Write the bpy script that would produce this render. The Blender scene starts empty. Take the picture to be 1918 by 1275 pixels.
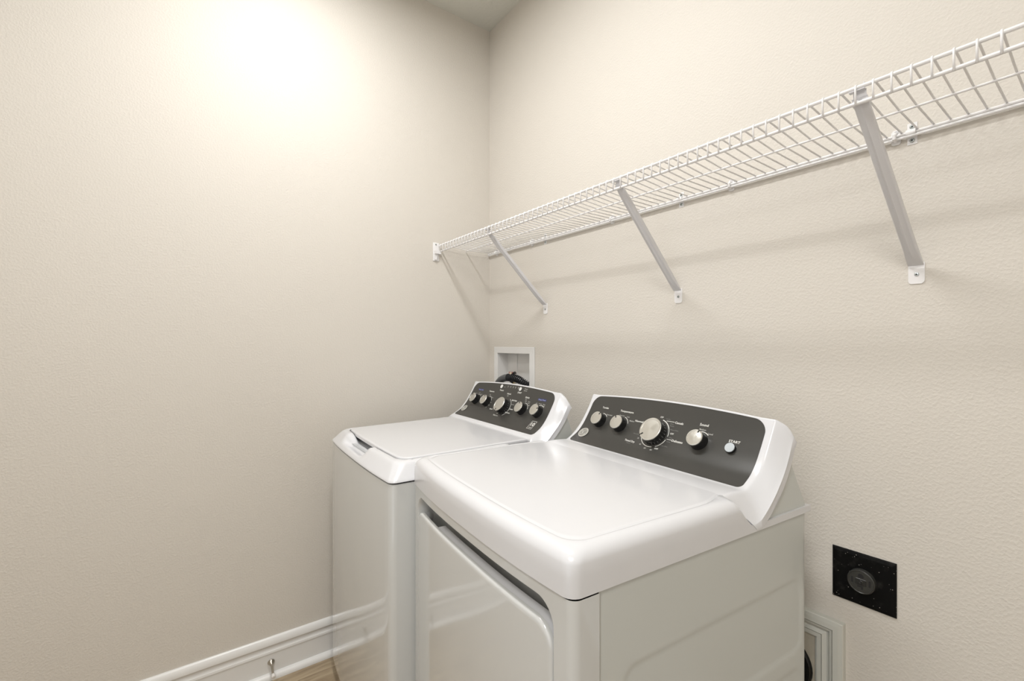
import bpy, bmesh, math, random
from mathutils import Vector, Matrix
random.seed(7)
sc = bpy.context.scene
PI = math.pi

# ------------------------------------------------------------------ camera
cd = bpy.data.cameras.new('camera')
cam = bpy.data.objects.new('camera', cd)
sc.collection.objects.link(cam)
cd.sensor_width = 36.0
cd.lens = 849.0 / 1918.0 * 36.0
cd.shift_x = -2.0 / 1918.0
cd.shift_y = 5.5 / 1918.0
cd.clip_start = 0.02
CAM = (1.97666, -1.29514, 1.29)
cam.location = CAM
cam.rotation_euler = (PI / 2, 0, math.radians(53.7997))
sc.camera = cam

# ------------------------------------------------------------------ world, light, exposure
w = bpy.data.worlds.new('world')
sc.world = w
w.use_nodes = True
w.node_tree.nodes['Background'].inputs[0].default_value = (1.0, 0.97, 0.93, 1)
w.node_tree.nodes['Background'].inputs[1].default_value = 0.3
sc.view_settings.view_transform = 'Standard'
sc.view_settings.look = 'None'
sc.view_settings.gamma = 1.0
sc.view_settings.use_curve_mapping = False
sc.view_settings.exposure = 0.0

LAMP_XY = (0.90, -0.98)
LAMP_W = 23.5
FILL_XY = (2.20, -2.00)
FILL_W = 23.0
DOOR_FILL_W = 9.0
CEIL = 2.911


def area(name, loc, rot, sx, sy, power, col, shape='RECTANGLE'):
    d = bpy.data.lights.new(name, 'AREA')
    d.shape = shape
    d.size = sx
    d.size_y = sy
    d.energy = power
    d.color = col
    o = bpy.data.objects.new(name, d)
    sc.collection.objects.link(o)
    o.location = loc
    o.rotation_euler = rot
    return o


area('ceiling_lamp_light', (LAMP_XY[0], LAMP_XY[1], CEIL - 0.034), (0, 0, 0), 0.90, 0.14, LAMP_W, (0.988, 0.989, 0.990))
area('ceiling_fill_light', (FILL_XY[0], FILL_XY[1], CEIL - 0.034), (0, 0, 0), 0.56, 0.56, FILL_W, (0.988, 0.989, 0.990))  # unseen fill panel, added to brighten the walls nearer the camera
# soft fill light added in the doorway opening behind the camera
area('doorway_fill', (2.3, -2.57, 1.15), (PI / 2, 0, 0), 1.3, 2.1, DOOR_FILL_W, (0.97, 0.985, 1.0))


# ------------------------------------------------------------------ helpers
def tag(o, label=None, cat=None, group=None, kind=None):
    if label: o['label'] = label
    if cat: o['category'] = cat
    if group: o['group'] = group
    if kind: o['kind'] = kind
    return o


def thing(name, label, cat, loc=(0, 0, 0), rotz=0.0, group=None):
    o = bpy.data.objects.new(name, None)
    sc.collection.objects.link(o)
    o.location = loc
    o.rotation_euler = (0, 0, rotz)
    o.empty_display_size = 0.05
    return tag(o, label, cat, group)


def link_mesh(name, me, mat=None, parent=None):
    if mat is not None and not me.materials:
        me.materials.append(mat)
    o = bpy.data.objects.new(name, me)
    sc.collection.objects.link(o)
    if parent is not None:
        o.parent = parent
    return o


def obj(name, bm, mat, parent=None, smooth=True, angle=35, recalc=True):
    if recalc:
        bmesh.ops.recalc_face_normals(bm, faces=bm.faces)
    me = bpy.data.meshes.new(name)
    bm.to_mesh(me)
    bm.free()
    if smooth:
        for p in me.polygons:
            p.use_smooth = True
        me.set_sharp_from_angle(angle=math.radians(angle))
    return link_mesh(name, me, mat, parent)


def box(bm, x0, x1, y0, y1, z0, z1, bev=0.0, seg=2):
    r = bmesh.ops.create_cube(bm, size=1.0)
    vs = r['verts']
    for v in vs:
        v.co = Vector(((x0 + x1) / 2 + v.co.x * (x1 - x0), (y0 + y1) / 2 + v.co.y * (y1 - y0), (z0 + z1) / 2 + v.co.z * (z1 - z0)))
    if bev > 0:
        es = set()
        for v in vs:
            for e in v.link_edges:
                es.add(e)
        bmesh.ops.bevel(bm, geom=list(es), offset=bev, segments=seg, affect='EDGES', profile=0.5)


def tube(bm, pts, r, n=8, cap=True):
    """round tube along a polyline; r may be a list"""
    pts = [Vector(p) for p in pts]
    m = len(pts)
    rs = r if isinstance(r, (list, tuple)) else [r] * m
    rings = []
    ref = None
    for i, p in enumerate(pts):
        t = (pts[min(i + 1, m - 1)] - pts[max(i - 1, 0)]).normalized()
        if ref is None:
            ref = t.orthogonal().normalized()
        else:
            ref = (ref - t * ref.dot(t)).normalized()
        b = t.cross(ref)
        rings.append([bm.verts.new(p + (ref * math.cos(2 * PI * k / n) + b * math.sin(2 * PI * k / n)) * rs[i]) for k in range(n)])
    for i in range(m - 1):
        for k in range(n):
            bm.faces.new((rings[i][k], rings[i][(k + 1) % n], rings[i + 1][(k + 1) % n], rings[i + 1][k]))
    if cap:
        bm.faces.new(rings[0][::-1])
        bm.faces.new(rings[-1])


def lathe(bm, prof, n=32, mat=None):
    """prof: list of (r, h) around +z; mat: 4x4 placement"""
    rings = []
    for r, h in prof:
        if r < 1e-6:
            rings.append([bm.verts.new((0, 0, h))])
        else:
            rings.append([bm.verts.new((r * math.cos(2 * PI * k / n), r * math.sin(2 * PI * k / n), h)) for k in range(n)])
    for a, b in zip(rings, rings[1:]):
        if len(a) == 1 and len(b) == 1:
            continue
        for k in range(n):
            k2 = (k + 1) % n
            if len(a) == 1:
                bm.faces.new((a[0], b[k], b[k2]))
            elif len(b) == 1:
                bm.faces.new((a[k], a[k2], b[0]))
            else:
                bm.faces.new((a[k], a[k2], b[k2], b[k]))
    if len(rings[0]) > 1: bm.faces.new(rings[0][::-1])
    if len(rings[-1]) > 1: bm.faces.new(rings[-1])
    if mat is not None:
        for rg in rings:
            for v in rg:
                v.co = mat @ v.co


def loft(bm, loops, closed=True, cap0=False, cap1=False):
    L = [[bm.verts.new(p) for p in lp] for lp in loops]
    n = len(L[0])
    for a, b in zip(L, L[1:]):
        for k in range(n if closed else n - 1):
            k2 = (k + 1) % n
            try:
                bm.faces.new((a[k], a[k2], b[k2], b[k]))
            except ValueError:
                pass
    if cap0: bm.faces.new(L[0][::-1])
    if cap1: bm.faces.new(L[-1])
    return L


def prism(bm, poly, axis, a, b):
    """extrude 2-D polygon along axis ('x','y','z') from a to b"""
    def P(p, t):
        if axis == 'x': return (t, p[0], p[1])
        if axis == 'y': return (p[0], t, p[1])
        return (p[0], p[1], t)
    loft(bm, [[P(p, a) for p in poly], [P(p, b) for p in poly]], True, True, True)


# ------------------------------------------------------------------ materials
def base_mat(name, col, rough=0.5, metal=0.0, coat=0.0, spec=0.5):
    m = bpy.data.materials.new(name)
    m.use_nodes = True
    nt = m.node_tree
    b = nt.nodes['Principled BSDF']
    b.inputs['Base Color'].default_value = (col[0], col[1], col[2], 1)
    b.inputs['Roughness'].default_value = rough
    b.inputs['Metallic'].default_value = metal
    b.inputs['Specular IOR Level'].default_value = spec
    if coat > 0:
        b.inputs['Coat Weight'].default_value = coat
    b.inputs['Coat Roughness'].default_value = 0.09
    return m, nt, b


def node(nt, t, **kw):
    n = nt.nodes.new(t)
    for k, v in kw.items():
        setattr(n, k, v)
    return n


def add_variation(nt, b, col, amt=0.04, scale=6.0):
    tc = node(nt, 'ShaderNodeTexCoord')
    no = node(nt, 'ShaderNodeTexNoise')
    no.inputs['Scale'].default_value = scale
    no.inputs['Detail'].default_value = 4
    mr = node(nt, 'ShaderNodeMapRange')
    mr.inputs[3].default_value = 1 - amt
    mr.inputs[4].default_value = 1 + amt
    mx = node(nt, 'ShaderNodeVectorMath', operation='SCALE')
    mx.inputs[0].default_value = col
    nt.links.new(tc.outputs['Object'], no.inputs['Vector'])
    nt.links.new(no.outputs['Fac'], mr.inputs[0])
    nt.links.new(mr.outputs[0], mx.inputs['Scale'])
    nt.links.new(mx.outputs[0], b.inputs['Base Color'])
    return tc, no


def wall_mat(name, col, strength=0.5, scale=95.0):
    m, nt, b = base_mat(name, col, 0.62, spec=0.35)
    tc, _ = add_variation(nt, b, col, 0.015, 2.5)
    n1 = node(nt, 'ShaderNodeTexNoise')
    n1.inputs['Scale'].default_value = scale
    n1.inputs['Detail'].default_value = 2.5
    nt.links.new(tc.outputs['Object'], n1.inputs['Vector'])
    cr = node(nt, 'ShaderNodeMapRange', interpolation_type='SMOOTHSTEP')
    cr.inputs[1].default_value = 0.36
    cr.inputs[2].default_value = 0.74
    nt.links.new(n1.outputs['Fac'], cr.inputs[0])
    n2 = node(nt, 'ShaderNodeTexNoise')
    n2.inputs['Scale'].default_value = scale * 0.42
    n2.inputs['Detail'].default_value = 2
    nt.links.new(tc.outputs['Object'], n2.inputs['Vector'])
    ad = node(nt, 'ShaderNodeMath', operation='MULTIPLY_ADD')
    ad.inputs[1].default_value = 0.55
    c2 = node(nt, 'ShaderNodeMapRange', interpolation_type='SMOOTHSTEP')
    c2.inputs[1].default_value = 0.60
    c2.inputs[2].default_value = 0.74
    nt.links.new(n2.outputs['Fac'], c2.inputs[0])
    nt.links.new(c2.outputs[0], ad.inputs[0])
    nt.links.new(cr.outputs[0], ad.inputs[2])
    bp = node(nt, 'ShaderNodeBump')
    bp.inputs['Strength'].default_value = strength
    bp.inputs['Distance'].default_value = 0.0016
    nt.links.new(ad.outputs[0], bp.inputs['Height'])
    nt.links.new(bp.outputs[0], b.inputs['Normal'])
    return m


WALL = wall_mat('wall_paint', (0.655, 0.618, 0.562), 0.30, 165)
CEILM = wall_mat('ceiling_paint', (0.66, 0.66, 0.61), 0.45, 70)
TRIM, _n, _b = base_mat('trim_white_paint', (0.76, 0.755, 0.74), 0.28)
add_variation(_n, _b, (0.76, 0.755, 0.74), 0.015, 9)
GLOSS, _n, _b = base_mat('white_plastic_gloss', (0.685, 0.688, 0.708), 0.24, coat=0.3)
add_variation(_n, _b, (0.685, 0.688, 0.708), 0.008, 5)
ENAMEL, _n, _b = base_mat('white_enamel_steel', (0.605, 0.614, 0.606), 0.05, coat=0.6)
_tc, _no = add_variation(_n, _b, (0.605, 0.614, 0.606), 0.008, 5)
_n2 = node(_n, 'ShaderNodeTexNoise'); _n2.inputs['Scale'].default_value = 240; _n2.inputs['Detail'].default_value = 1
_bp = node(_n, 'ShaderNodeBump'); _bp.inputs['Strength'].default_value = 0.012; _bp.inputs['Distance'].default_value = 0.0005
_n.links.new(_tc.outputs['Object'], _n2.inputs['Vector']); _n.links.new(_n2.outputs['Fac'], _bp.inputs['Height']); _n.links.new(_bp.outputs[0], _b.inputs['Normal'])
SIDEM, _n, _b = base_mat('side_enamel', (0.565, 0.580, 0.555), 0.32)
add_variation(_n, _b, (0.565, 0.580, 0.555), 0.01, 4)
GREYP, _n, _b = base_mat('grey_plastic', (0.55, 0.56, 0.57), 0.4)  # plain mid-grey for the plate under the washer lid
add_variation(_n, _b, (0.55, 0.56, 0.57), 0.02, 20)
WIRE, _n, _b = base_mat('white_vinyl_wire', (0.80, 0.79, 0.79), 0.32)
add_variation(_n, _b, (0.80, 0.79, 0.79), 0.02, 12)
BRKT, _n, _b = base_mat('white_bracket_enamel', (0.66, 0.655, 0.67), 0.35)
add_variation(_n, _b, (0.66, 0.655, 0.67), 0.02, 12)
PANEL, _n, _b = base_mat('charcoal_panel', (0.042, 0.0405, 0.0365), 0.34)
add_variation(_n, _b, (0.042, 0.0405, 0.0365), 0.06, 18)
BLACK, _n, _b = base_mat('black_plastic', (0.012, 0.012, 0.012), 0.22)
add_variation(_n, _b, (0.012, 0.012, 0.012), 0.1, 30)
DARK, _n, _b = base_mat('dark_gap', (0.012, 0.012, 0.013), 0.7)
PRINT, _n, _b = base_mat('white_print', (0.78, 0.78, 0.74), 0.5)
FAINT, _n, _b = base_mat('grey_print', (0.26, 0.26, 0.25), 0.5)
BLUEP, _n, _b = base_mat('pale_blue_print', (0.36, 0.38, 0.62), 0.5)
BLUEB, _n, _b = base_mat('blue_print_bar', (0.035, 0.04, 0.12), 0.5)
BADGE, _n, _b = base_mat('silver_badge', (0.62, 0.61, 0.57), 0.35, metal=0.3)
BTN, _n, _b = base_mat('silver_button', (0.56, 0.61, 0.65), 0.25, metal=0.35)
STEEL, _n, _b = base_mat('zinc_screw', (0.50, 0.54, 0.54), 0.3, metal=0.9)
NICKEL, _n, _b = base_mat('brushed_nickel', (0.48, 0.44, 0.38), 0.3, metal=1.0)
RUBBERW, _n, _b = base_mat('white_rubber', (0.75, 0.73, 0.70), 0.5)
REDP, _n, _b = base_mat('red_valve_plastic', (0.36, 0.11, 0.11), 0.4)
BRASS, _n, _b = base_mat('brass', (0.62, 0.50, 0.30), 0.3, metal=0.9)
HOSE, _n, _b = base_mat('black_hose', (0.028, 0.029, 0.032), 0.32)
add_variation(_n, _b, (0.028, 0.029, 0.032), 0.15, 25)
GHOSE, _n, _b = base_mat('dark_grey_hose', (0.075, 0.08, 0.085), 0.35)

# spun metal of the knob caps: fine concentric grooves around local z
CAPM, _n, _b = base_mat('spun_metal_cap', (0.60, 0.59, 0.55), 0.27, metal=0.85)
_tc = node(_n, 'ShaderNodeTexCoord')
_sx = node(_n, 'ShaderNodeSeparateXYZ')
_r = node(_n, 'ShaderNodeVectorMath', operation='LENGTH')
_mp = node(_n, 'ShaderNodeMapping'); _mp.inputs['Scale'].default_value = (1, 1, 0)
_n.links.new(_tc.outputs['Object'], _mp.inputs['Vector'])
_n.links.new(_mp.outputs[0], _r.inputs[0])
_s = node(_n, 'ShaderNodeMath', operation='MULTIPLY'); _s.inputs[1].default_value = 9000
_si = node(_n, 'ShaderNodeMath', operation='SINE')
_bp = node(_n, 'ShaderNodeBump'); _bp.inputs['Strength'].default_value = 0.12; _bp.inputs['Distance'].default_value = 0.0003
_n.links.new(_r.outputs['Value'], _s.inputs[0]); _n.links.new(_s.outputs[0], _si.inputs[0]); _n.links.new(_si.outputs[0], _bp.inputs['Height']); _n.links.new(_bp.outputs[0], _b.inputs['Normal'])
_b.inputs['Anisotropic'].default_value = 0.6

# dusty black outlet plate: white specks
DUST, _n, _b = base_mat('dusty_black_plate', (0.006, 0.006, 0.006), 0.5, spec=0.1)
_tc = node(_n, 'ShaderNodeTexCoord')
_vo = node(_n, 'ShaderNodeTexVoronoi'); _vo.inputs['Scale'].default_value = 170
_mr = node(_n, 'ShaderNodeMapRange'); _mr.inputs[1].default_value = 0.17; _mr.inputs[2].default_value = 0.11
_no = node(_n, 'ShaderNodeTexNoise'); _no.inputs['Scale'].default_value = 60; _no.inputs['Detail'].default_value = 3
_m2 = node(_n, 'ShaderNodeMapRange'); _m2.inputs[1].default_value = 0.55; _m2.inputs[2].default_value = 0.62
_mu = node(_n, 'ShaderNodeMath', operation='MULTIPLY')
_n3 = node(_n, 'ShaderNodeTexNoise'); _n3.inputs['Scale'].default_value = 45; _n3.inputs['Detail'].default_value = 5
_m3 = node(_n, 'ShaderNodeMapRange'); _m3.inputs[1].default_value = 0.55; _m3.inputs[2].default_value = 0.85; _m3.inputs[4].default_value = 0.05
_ad = node(_n, 'ShaderNodeMath', operation='ADD', use_clamp=True)
_mx = node(_n, 'ShaderNodeMix', data_type='RGBA')
_mx.inputs[6].default_value = (0.004, 0.004, 0.004, 1); _mx.inputs[7].default_value = (0.42, 0.40, 0.36, 1)
for t in (_vo, _no, _n3): _n.links.new(_tc.outputs['Object'], t.inputs['Vector'])
_n.links.new(_vo.outputs['Distance'], _mr.inputs[0]); _n.links.new(_no.outputs['Fac'], _m2.inputs[0]); _n.links.new(_n3.outputs['Fac'], _m3.inputs[0])
_n.links.new(_mr.outputs[0], _mu.inputs[0]); _n.links.new(_m2.outputs[0], _mu.inputs[1])
_n.links.new(_mu.outputs[0], _ad.inputs[0]); _n.links.new(_m3.outputs[0], _ad.inputs[1]); _n.links.new(_ad.outputs[0], _mx.inputs[0])
_n.links.new(_mx.outputs[2], _b.inputs['Base Color'])

# wood plank
WOOD, _n, _b = base_mat('oak_plank', (0.36, 0.28, 0.18), 0.45)
_tc = node(_n, 'ShaderNodeTexCoord')
_oi = node(_n, 'ShaderNodeObjectInfo')
_mp = node(_n, 'ShaderNodeMapping'); _mp.inputs['Scale'].default_value = (9, 1.2, 1)
_av = node(_n, 'ShaderNodeVectorMath', operation='ADD')
_no = node(_n, 'ShaderNodeTexNoise'); _no.inputs['Scale'].default_value = 5; _no.inputs['Detail'].default_value = 6; _no.inputs['Distortion'].default_value = 0.8
_cr = node(_n, 'ShaderNodeValToRGB')
_cr.color_ramp.elements[0].position = 0.3; _cr.color_ramp.elements[0].color = (0.25, 0.185, 0.115, 1)
_cr.color_ramp.elements[1].position = 0.72; _cr.color_ramp.elements[1].color = (0.47, 0.375, 0.25, 1)
_n.links.new(_tc.outputs['Object'], _av.inputs[0]); _n.links.new(_oi.outputs['Random'], _av.inputs[1])
_n.links.new(_av.outputs[0], _mp.inputs['Vector']); _n.links.new(_mp.outputs[0], _no.inputs['Vector'])
_n.links.new(_no.outputs['Fac'], _cr.inputs[0]); _n.links.new(_cr.outputs[0], _b.inputs['Base Color'])

# stained plaster board inside the vent frame
BOARD, _n, _b = base_mat('stained_board', (0.50, 0.46, 0.38), 0.8)
add_variation(_n, _b, (0.50, 0.46, 0.38), 0.25, 30)
LED = bpy.data.materials.new('lamp_diffuser')
LED.use_nodes = True
_b = LED.node_tree.nodes['Principled BSDF']
_b.inputs['Emission Color'].default_value = (1, 0.965, 0.9, 1)
_b.inputs['Emission Strength'].default_value = 6.0

# ------------------------------------------------------------------ the room
RX, RY, T = 3.2, -2.6, 0.10
BOX = (0.0789, 0.3402, 1.055, 1.2423)        # opening of the water supply box in the back wall


def room_box(name, x0, x1, y0, y1, z0, z1, mat):
    bm = bmesh.new()
    box(bm, x0, x1, y0, y1, z0, z1)
    return tag(obj(name, bm, mat, smooth=False), kind='structure')


room_box('wall_left', -T, 0, RY - T, T + 0.02, -0.05, CEIL + 0.1, WALL)
room_box('wall_right', RX, RX + T, RY - T, T, -0.05, CEIL + 0.1, WALL)
room_box('ceiling', -T, RX + T, RY - T, T, CEIL, CEIL + 0.1, CEILM)
room_box('floor', -T, RX + T, RY - T, T, -0.10, -0.012, DARK)
# back wall, built round the box opening
bm = bmesh.new()
xs = [0.0, BOX[0], BOX[1], RX]
zs = [-0.05, BOX[2], BOX[3], CEIL + 0.05]
for i in range(3):
    for j in range(3):
        if i == 1 and j == 1: continue
        q = [bm.verts.new((x, 0, z)) for x, z in ((xs[i], zs[j]), (xs[i + 1], zs[j]), (xs[i + 1], zs[j + 1]), (xs[i], zs[j + 1]))]
        bm.faces.new(q)
bmesh.ops.remove_doubles(bm, verts=bm.verts, dist=1e-5)
r = bmesh.ops.extrude_face_region(bm, geom=bm.faces[:])
for v in [g for g in r['geom'] if isinstance(g, bmesh.types.BMVert)]:
    v.co.y += T
tag(obj('wall_back', bm, WALL, smooth=False), kind='structure')
# front wall (behind the camera) with the doorway
bm = bmesh.new()
box(bm, 0, 1.62, RY - T, RY, -0.05, CEIL + 0.05)
box(bm, 2.98, RX, RY - T, RY, -0.05, CEIL + 0.05)
box(bm, 1.62, 2.98, RY - T, RY, 2.25, CEIL + 0.05)
tag(obj('wall_front', bm, WALL, smooth=False), kind='structure')

# floor planks running along the left wall
fl = bpy.data.objects['floor']
pw, gap = 0.178, 0.0016
x = 0.0905 - pw
row = 0
while x < RX:
    y = 0.0 - (row * 0.43) % 1.2
    y1 = 0.03
    while y1 > RY:
        y0 = max(y, RY)
        if y1 - y0 > 0.02 and x + pw > 0:
            bm = bmesh.new()
            box(bm, max(x, 0.0) + gap / 2, min(x + pw, RX) - gap / 2, y0 + gap / 2, y1 - gap / 2, -0.012, 0.0, 0.0008, 1)
            obj('plank', bm, WOOD, fl, smooth=False)
        y1 = y0
        y = y0 - 1.2
    x += pw
    row += 1


# baseboards: moulded profile with quarter-round shoe, (out from wall, height)
def base_profile():
    p = [(0, 0.153), (0.0035, 0.153)]
    for k in range(7):
        a = PI / 2 - k * PI / 6 / 1.0 * 0.5
        p.append((0.0035 + 0.0125 * math.sin(k / 6 * PI / 2), 0.1535 - 0.0245 * (1 - math.cos(k / 6 * PI / 2)) ** 0.8))
    p += [(0.016, 0.1265), (0.0125, 0.1262)]
    for k in range(6):
        t = k / 5
        p.append((0.0125 - 0.004 * math.sin(t * PI), 0.126 - t * 0.022))
    p += [(0.014, 0.1035), (0.0152, 0.099), (0.0152, 0.0945), (0.0125, 0.0935), (0.0125, 0.020)]
    for k in range(7):
        a = PI / 2 - k / 6 * PI / 2
        p.append((0.0125 + 0.019 * math.cos(a), 0.002 + 0.019 * math.sin(a)))
    p += [(0.0315, 0.0), (0, 0.0)]
    return p


def baseboard(name, a, b, out):
    a, b, out = Vector(a), Vector(b), Vector(out)
    bm = bmesh.new()
    P = base_profile()
    loft(bm, [[p + out * q[0] + Vector((0, 0, q[1])) for q in P] for p in (a, b)], True, True, True)
    return tag(obj(name, bm, TRIM, angle=28), kind='structure')


baseboard('baseboard_left', (0, 0, 0), (0, RY, 0), (1, 0, 0))
baseboard('baseboard_back', (0.0, 0, 0), (RX, 0, 0), (0, -1, 0))
baseboard('baseboard_right', (RX, 0, 0), (RX, RY, 0), (-1, 0, 0))


# ceiling lamps (out of the picture, but they light it and show in the glossy tops; the square one is added fill)
def ceiling_lamp(x, y, hx, hy, label):
    t = thing('ceiling_light', label, 'ceiling light', (x, y, CEIL))
    bm = bmesh.new()
    loft(bm, [[(a * (hx + q), b * (hy + q), z) for a, b in ((-1, -1), (1, -1), (1, 1), (-1, 1))] for q, z in ((.025, 0), (.025, -.026), (.020, -.030), (.004, -.030), (.002, -.028))], True)
    obj('housing', bm, TRIM, t, smooth=False)
    bm = bmesh.new()
    box(bm, -hx - .003, hx + .003, -hy - .003, hy + .003, -.031, -.027)
    obj('diffuser', bm, LED, t, smooth=False)


ceiling_lamp(LAMP_XY[0], LAMP_XY[1], .45, .070, 'long narrow white ceiling light above the washing machine')
ceiling_lamp(FILL_XY[0], FILL_XY[1], .28, .28, 'square white ceiling panel added as fill light near the doorway')

# ------------------------------------------------------------------ appliance shapes
W = 0.689


def sstep(a, b, x):
    t = min(1, max(0, (x - a) / (b - a)))
    return t * t * (3 - 2 * t)


def bow(u, k=0.0185):
    return -k * max(0.0, 1 - abs((u - W / 2) / (W / 2)) ** 2.6)


def chains(u0, u1, w0, w1, r, ns=24, na=6, r2=None):
    """lower and upper chain (same u samples) of a rounded rectangle; r lower radius, r2 upper"""
    r2 = r if r2 is None else r2
    R = max(r, r2)
    us = []
    for k in range(na + 1):
        us.append(u0 + R * (1 - math.cos(k / na * PI / 2)))
    for k in range(1, ns):
        us.append(u0 + R + (u1 - u0 - 2 * R) * k / ns)
    for k in range(na + 1):
        us.append(u1 - R * (1 - math.cos((na - k) / na * PI / 2)))

    def off(u, rr):
        d = min(u - u0, u1 - u)
        if d >= rr: return 0.0
        return rr - math.sqrt(max(0.0, rr * rr - (rr - d) ** 2))
    lo = [(u, w0 + off(u, r)) for u in us]
    hi = [(u, w1 - off(u, r2)) for u in us]
    return lo, hi


def ring_plan(inset, z, depth, r, rr, bk=0.0185, ns=24, rear=0.0):
    """plan outline (u, v, z) of a deck ring, bowed front"""
    lo, hi = chains(inset, W - inset, inset, depth - rear, r, ns, 6, rr)
    a = [(u, v + bow(u, bk), z) for u, v in lo]
    b = [(u, v, z) for u, v in hi]
    return a + b[::-1]


SIDE_V = [.08, .16, .24, .30, .34, .36, .38, .395, .41, .42, .43, .44, .45, .46, .47, .48, .49, .50]


def deck_loop(inset, z, r, vend, bk, ns=24, drop=None, pinch=0.0, hook=None):
    """bowed front with rounded corners, sampled sides, straight rear; 'drop' lowers the rim under the console"""
    lo, _ = chains(inset, W - inset, inset, 1.0, r, ns, 6)
    pts = [(u, v + bow(u, bk), z) for u, v in lo]
    sv = [min(v, vend) for v in SIDE_V] + [vend]
    def side(u0, sg):
        out = []
        for v in sv:
            uu = u0 - sg * pinch * sstep(.35, .45, v)
            zz = z
            if drop:
                a, b, lowz = drop
                if zz > lowz: zz = zz + (lowz - zz) * sstep(a, b, v)
            out.append((uu, v, zz))
        return out
    R_ = side(W - inset, 1)
    L_ = side(inset, -1)
    return pts + R_ + L_[::-1]


def fill_pairs(bm, loop):
    n = len(loop) // 2
    for k in range(n - 1):
        q = [loop[k], loop[k + 1], loop[2 * n - 2 - k], loop[2 * n - 1 - k]]
        q2 = []
        for v in q:
            if v not in q2: q2.append(v)
        if len(q2) > 2:
            try: bm.faces.new(q2)
            except ValueError: pass


# concave fascia of the console: chord from B along EV, sagging by DEP(s) along NI
TAB = [(-.0568, -.0505), (-.0351, -.0294), (-.0166, -.0123), (0, 0), (.02, .009), (.04, .0155), (.06, .0178), (.08, .0178), (.105, .0155), (.14, .0105), (.18, .002), (.21, -.006)]


def dep(s):
    for i in range(len(TAB) - 1):
        if s <= TAB[i + 1][0] or i == len(TAB) - 2: break
    p = [TAB[max(0, i - 1)], TAB[i], TAB[i + 1], TAB[min(len(TAB) - 1, i + 2)]]
    sl = lambda a, b: (b[1] - a[1]) / (b[0] - a[0]) if b[0] != a[0] else 0
    m1, m2, h = sl(p[0], p[2]), sl(p[1], p[3]), p[2][0] - p[1][0]
    t = (s - p[1][0]) / h
    return (2 * t**3 - 3 * t * t + 1) * p[1][1] + (t**3 - 2 * t * t + t) * h * m1 + (-2 * t**3 + 3 * t * t) * p[2][1] + (t**3 - t * t) * h * m2


EV, NI = (.634, .773), (.773, -.634)


def surf(B, u, s, h=0.0):
    d = dep(s)
    v, z = B[0] + s * EV[0] + d * NI[0], B[1] + s * EV[1] + d * NI[1]
    if h:
        d2 = dep(s + .002)
        tv, tz = .002 * EV[0] + (d2 - d) * NI[0], .002 * EV[1] + (d2 - d) * NI[1]
        l = math.hypot(tv, tz)
        v, z = v - tz / l * h, z + tv / l * h
    return (u, v, z)


def s_top(u):
    return 0.1765 + 0.0125 * (1 - ((u - W / 2) / (W / 2 - .05)) ** 2)


def frame_at(B, u, s, h=0.0, d=.004):
    a, q = Vector(surf(B, u, s - d, h)), Vector(surf(B, u, s + d, h))
    p = (a + q) / 2
    ty = (q - a).normalized()
    tx = Vector((1, 0, 0))
    tz = tx.cross(ty)
    m = Matrix((tx, ty, tz)).transposed().to_4x4()
    m.translation = p
    return m


def console(root, B, F0, E):
    """F0: plan points in front of the panel (v,z) low strip; E: matching end profile"""
    bm = bmesh.new()
    nm = 22
    rim = [(0, 1.0), (.0015, .975), (.008, .81), (.016, .61), (.024, .41), (.032, .21), (.0365, .098), (.0395, .040), (.042, .014), (.045, .003), (.048, 0.0)]
    R = .048
    ulist = rim + [(R + (W - 2 * R) * k / nm, 0.0) for k in range(1, nm)] + [(W - u, f) for u, f in rim[::-1]]
    ss = [0.0, .012, .024, .036, .048, .06, .072, .085, .1, .118, .136, .149, .160, .168]
    loops = []
    for u, f in ulist:
        T_ = s_top(min(max(u, .07), W - .07))
        F = list(F0) + [surf(B, u, s)[1:] for s in ss] + [surf(B, u, .168 + (T_ - .168) * .5)[1:], surf(B, u, T_)[1:]]
        n_low = len(F0)
        top = surf(B, u, T_ + .0012)[1:]
        F += [top, surf(B, u, T_ + .0034, -.0015)[1:], surf(B, u, T_ + .0040, -.005)[1:]]
        m = len(F)
        P = []
        for i, (v, z) in enumerate(F):
            # end profile sampled by fraction
            x = i / (m - 1) * (len(E) - 1)
            k = min(int(x), len(E) - 2)
            t = x - k
            ev, ez = E[k][0] * (1 - t) + E[k + 1][0] * t, E[k][1] * (1 - t) + E[k + 1][1] * t
            tz = sstep(.955, 1.06, ez)
            ev += .020 * tz
            ez -= .016 * sstep(1.060, 1.098, ez) * max(0.0, (f - .45) / .55) ** 2
            uu = u
            if u < .042: uu = .042 - (.042 - u) * (1 - .24 * tz)
            if u > W - .042: uu = W - .042 + (u - W + .042) * (1 - .24 * tz)
            P.append((uu, v + (ev - v) * f, z + (ez - z) * f))
        # back side of the shell: same points pushed in and down
        back = [(p[0], p[1] + .012 + .006 * (1 - f), max(p[2] - .02 * (1 - f) - .012, 0.900)) for p in P]
        loops.append(P + back[::-1])
    loft(bm, loops, True, True, True)
    for v in bm.verts:
        v.co.x = W / 2 + (v.co.x - W / 2) * (W / 2 + .0012) / (W / 2)
    return obj('console', bm, GLOSS, root, angle=50)


def panel_outline(t, ub=(.0515, .6375), ut=(.055, .634), rt=.030, rb=.012):
    """left/right u of the charcoal panel at fraction t of its height (0 bottom, 1 top)"""
    L = ub[0] + (ut[0] - ub[0]) * t
    Rr = ub[1] + (ut[1] - ub[1]) * t
    H = .18
    d = (1 - t) * H
    if d < rt: 
        o = rt - math.sqrt(max(0, rt * rt - (rt - d) ** 2)); L += o; Rr -= o
    d = t * H
    if d < rb:
        o = rb - math.sqrt(max(0, rb * rb - (rb - d) ** 2)); L += o; Rr -= o
    return L, Rr


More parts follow.
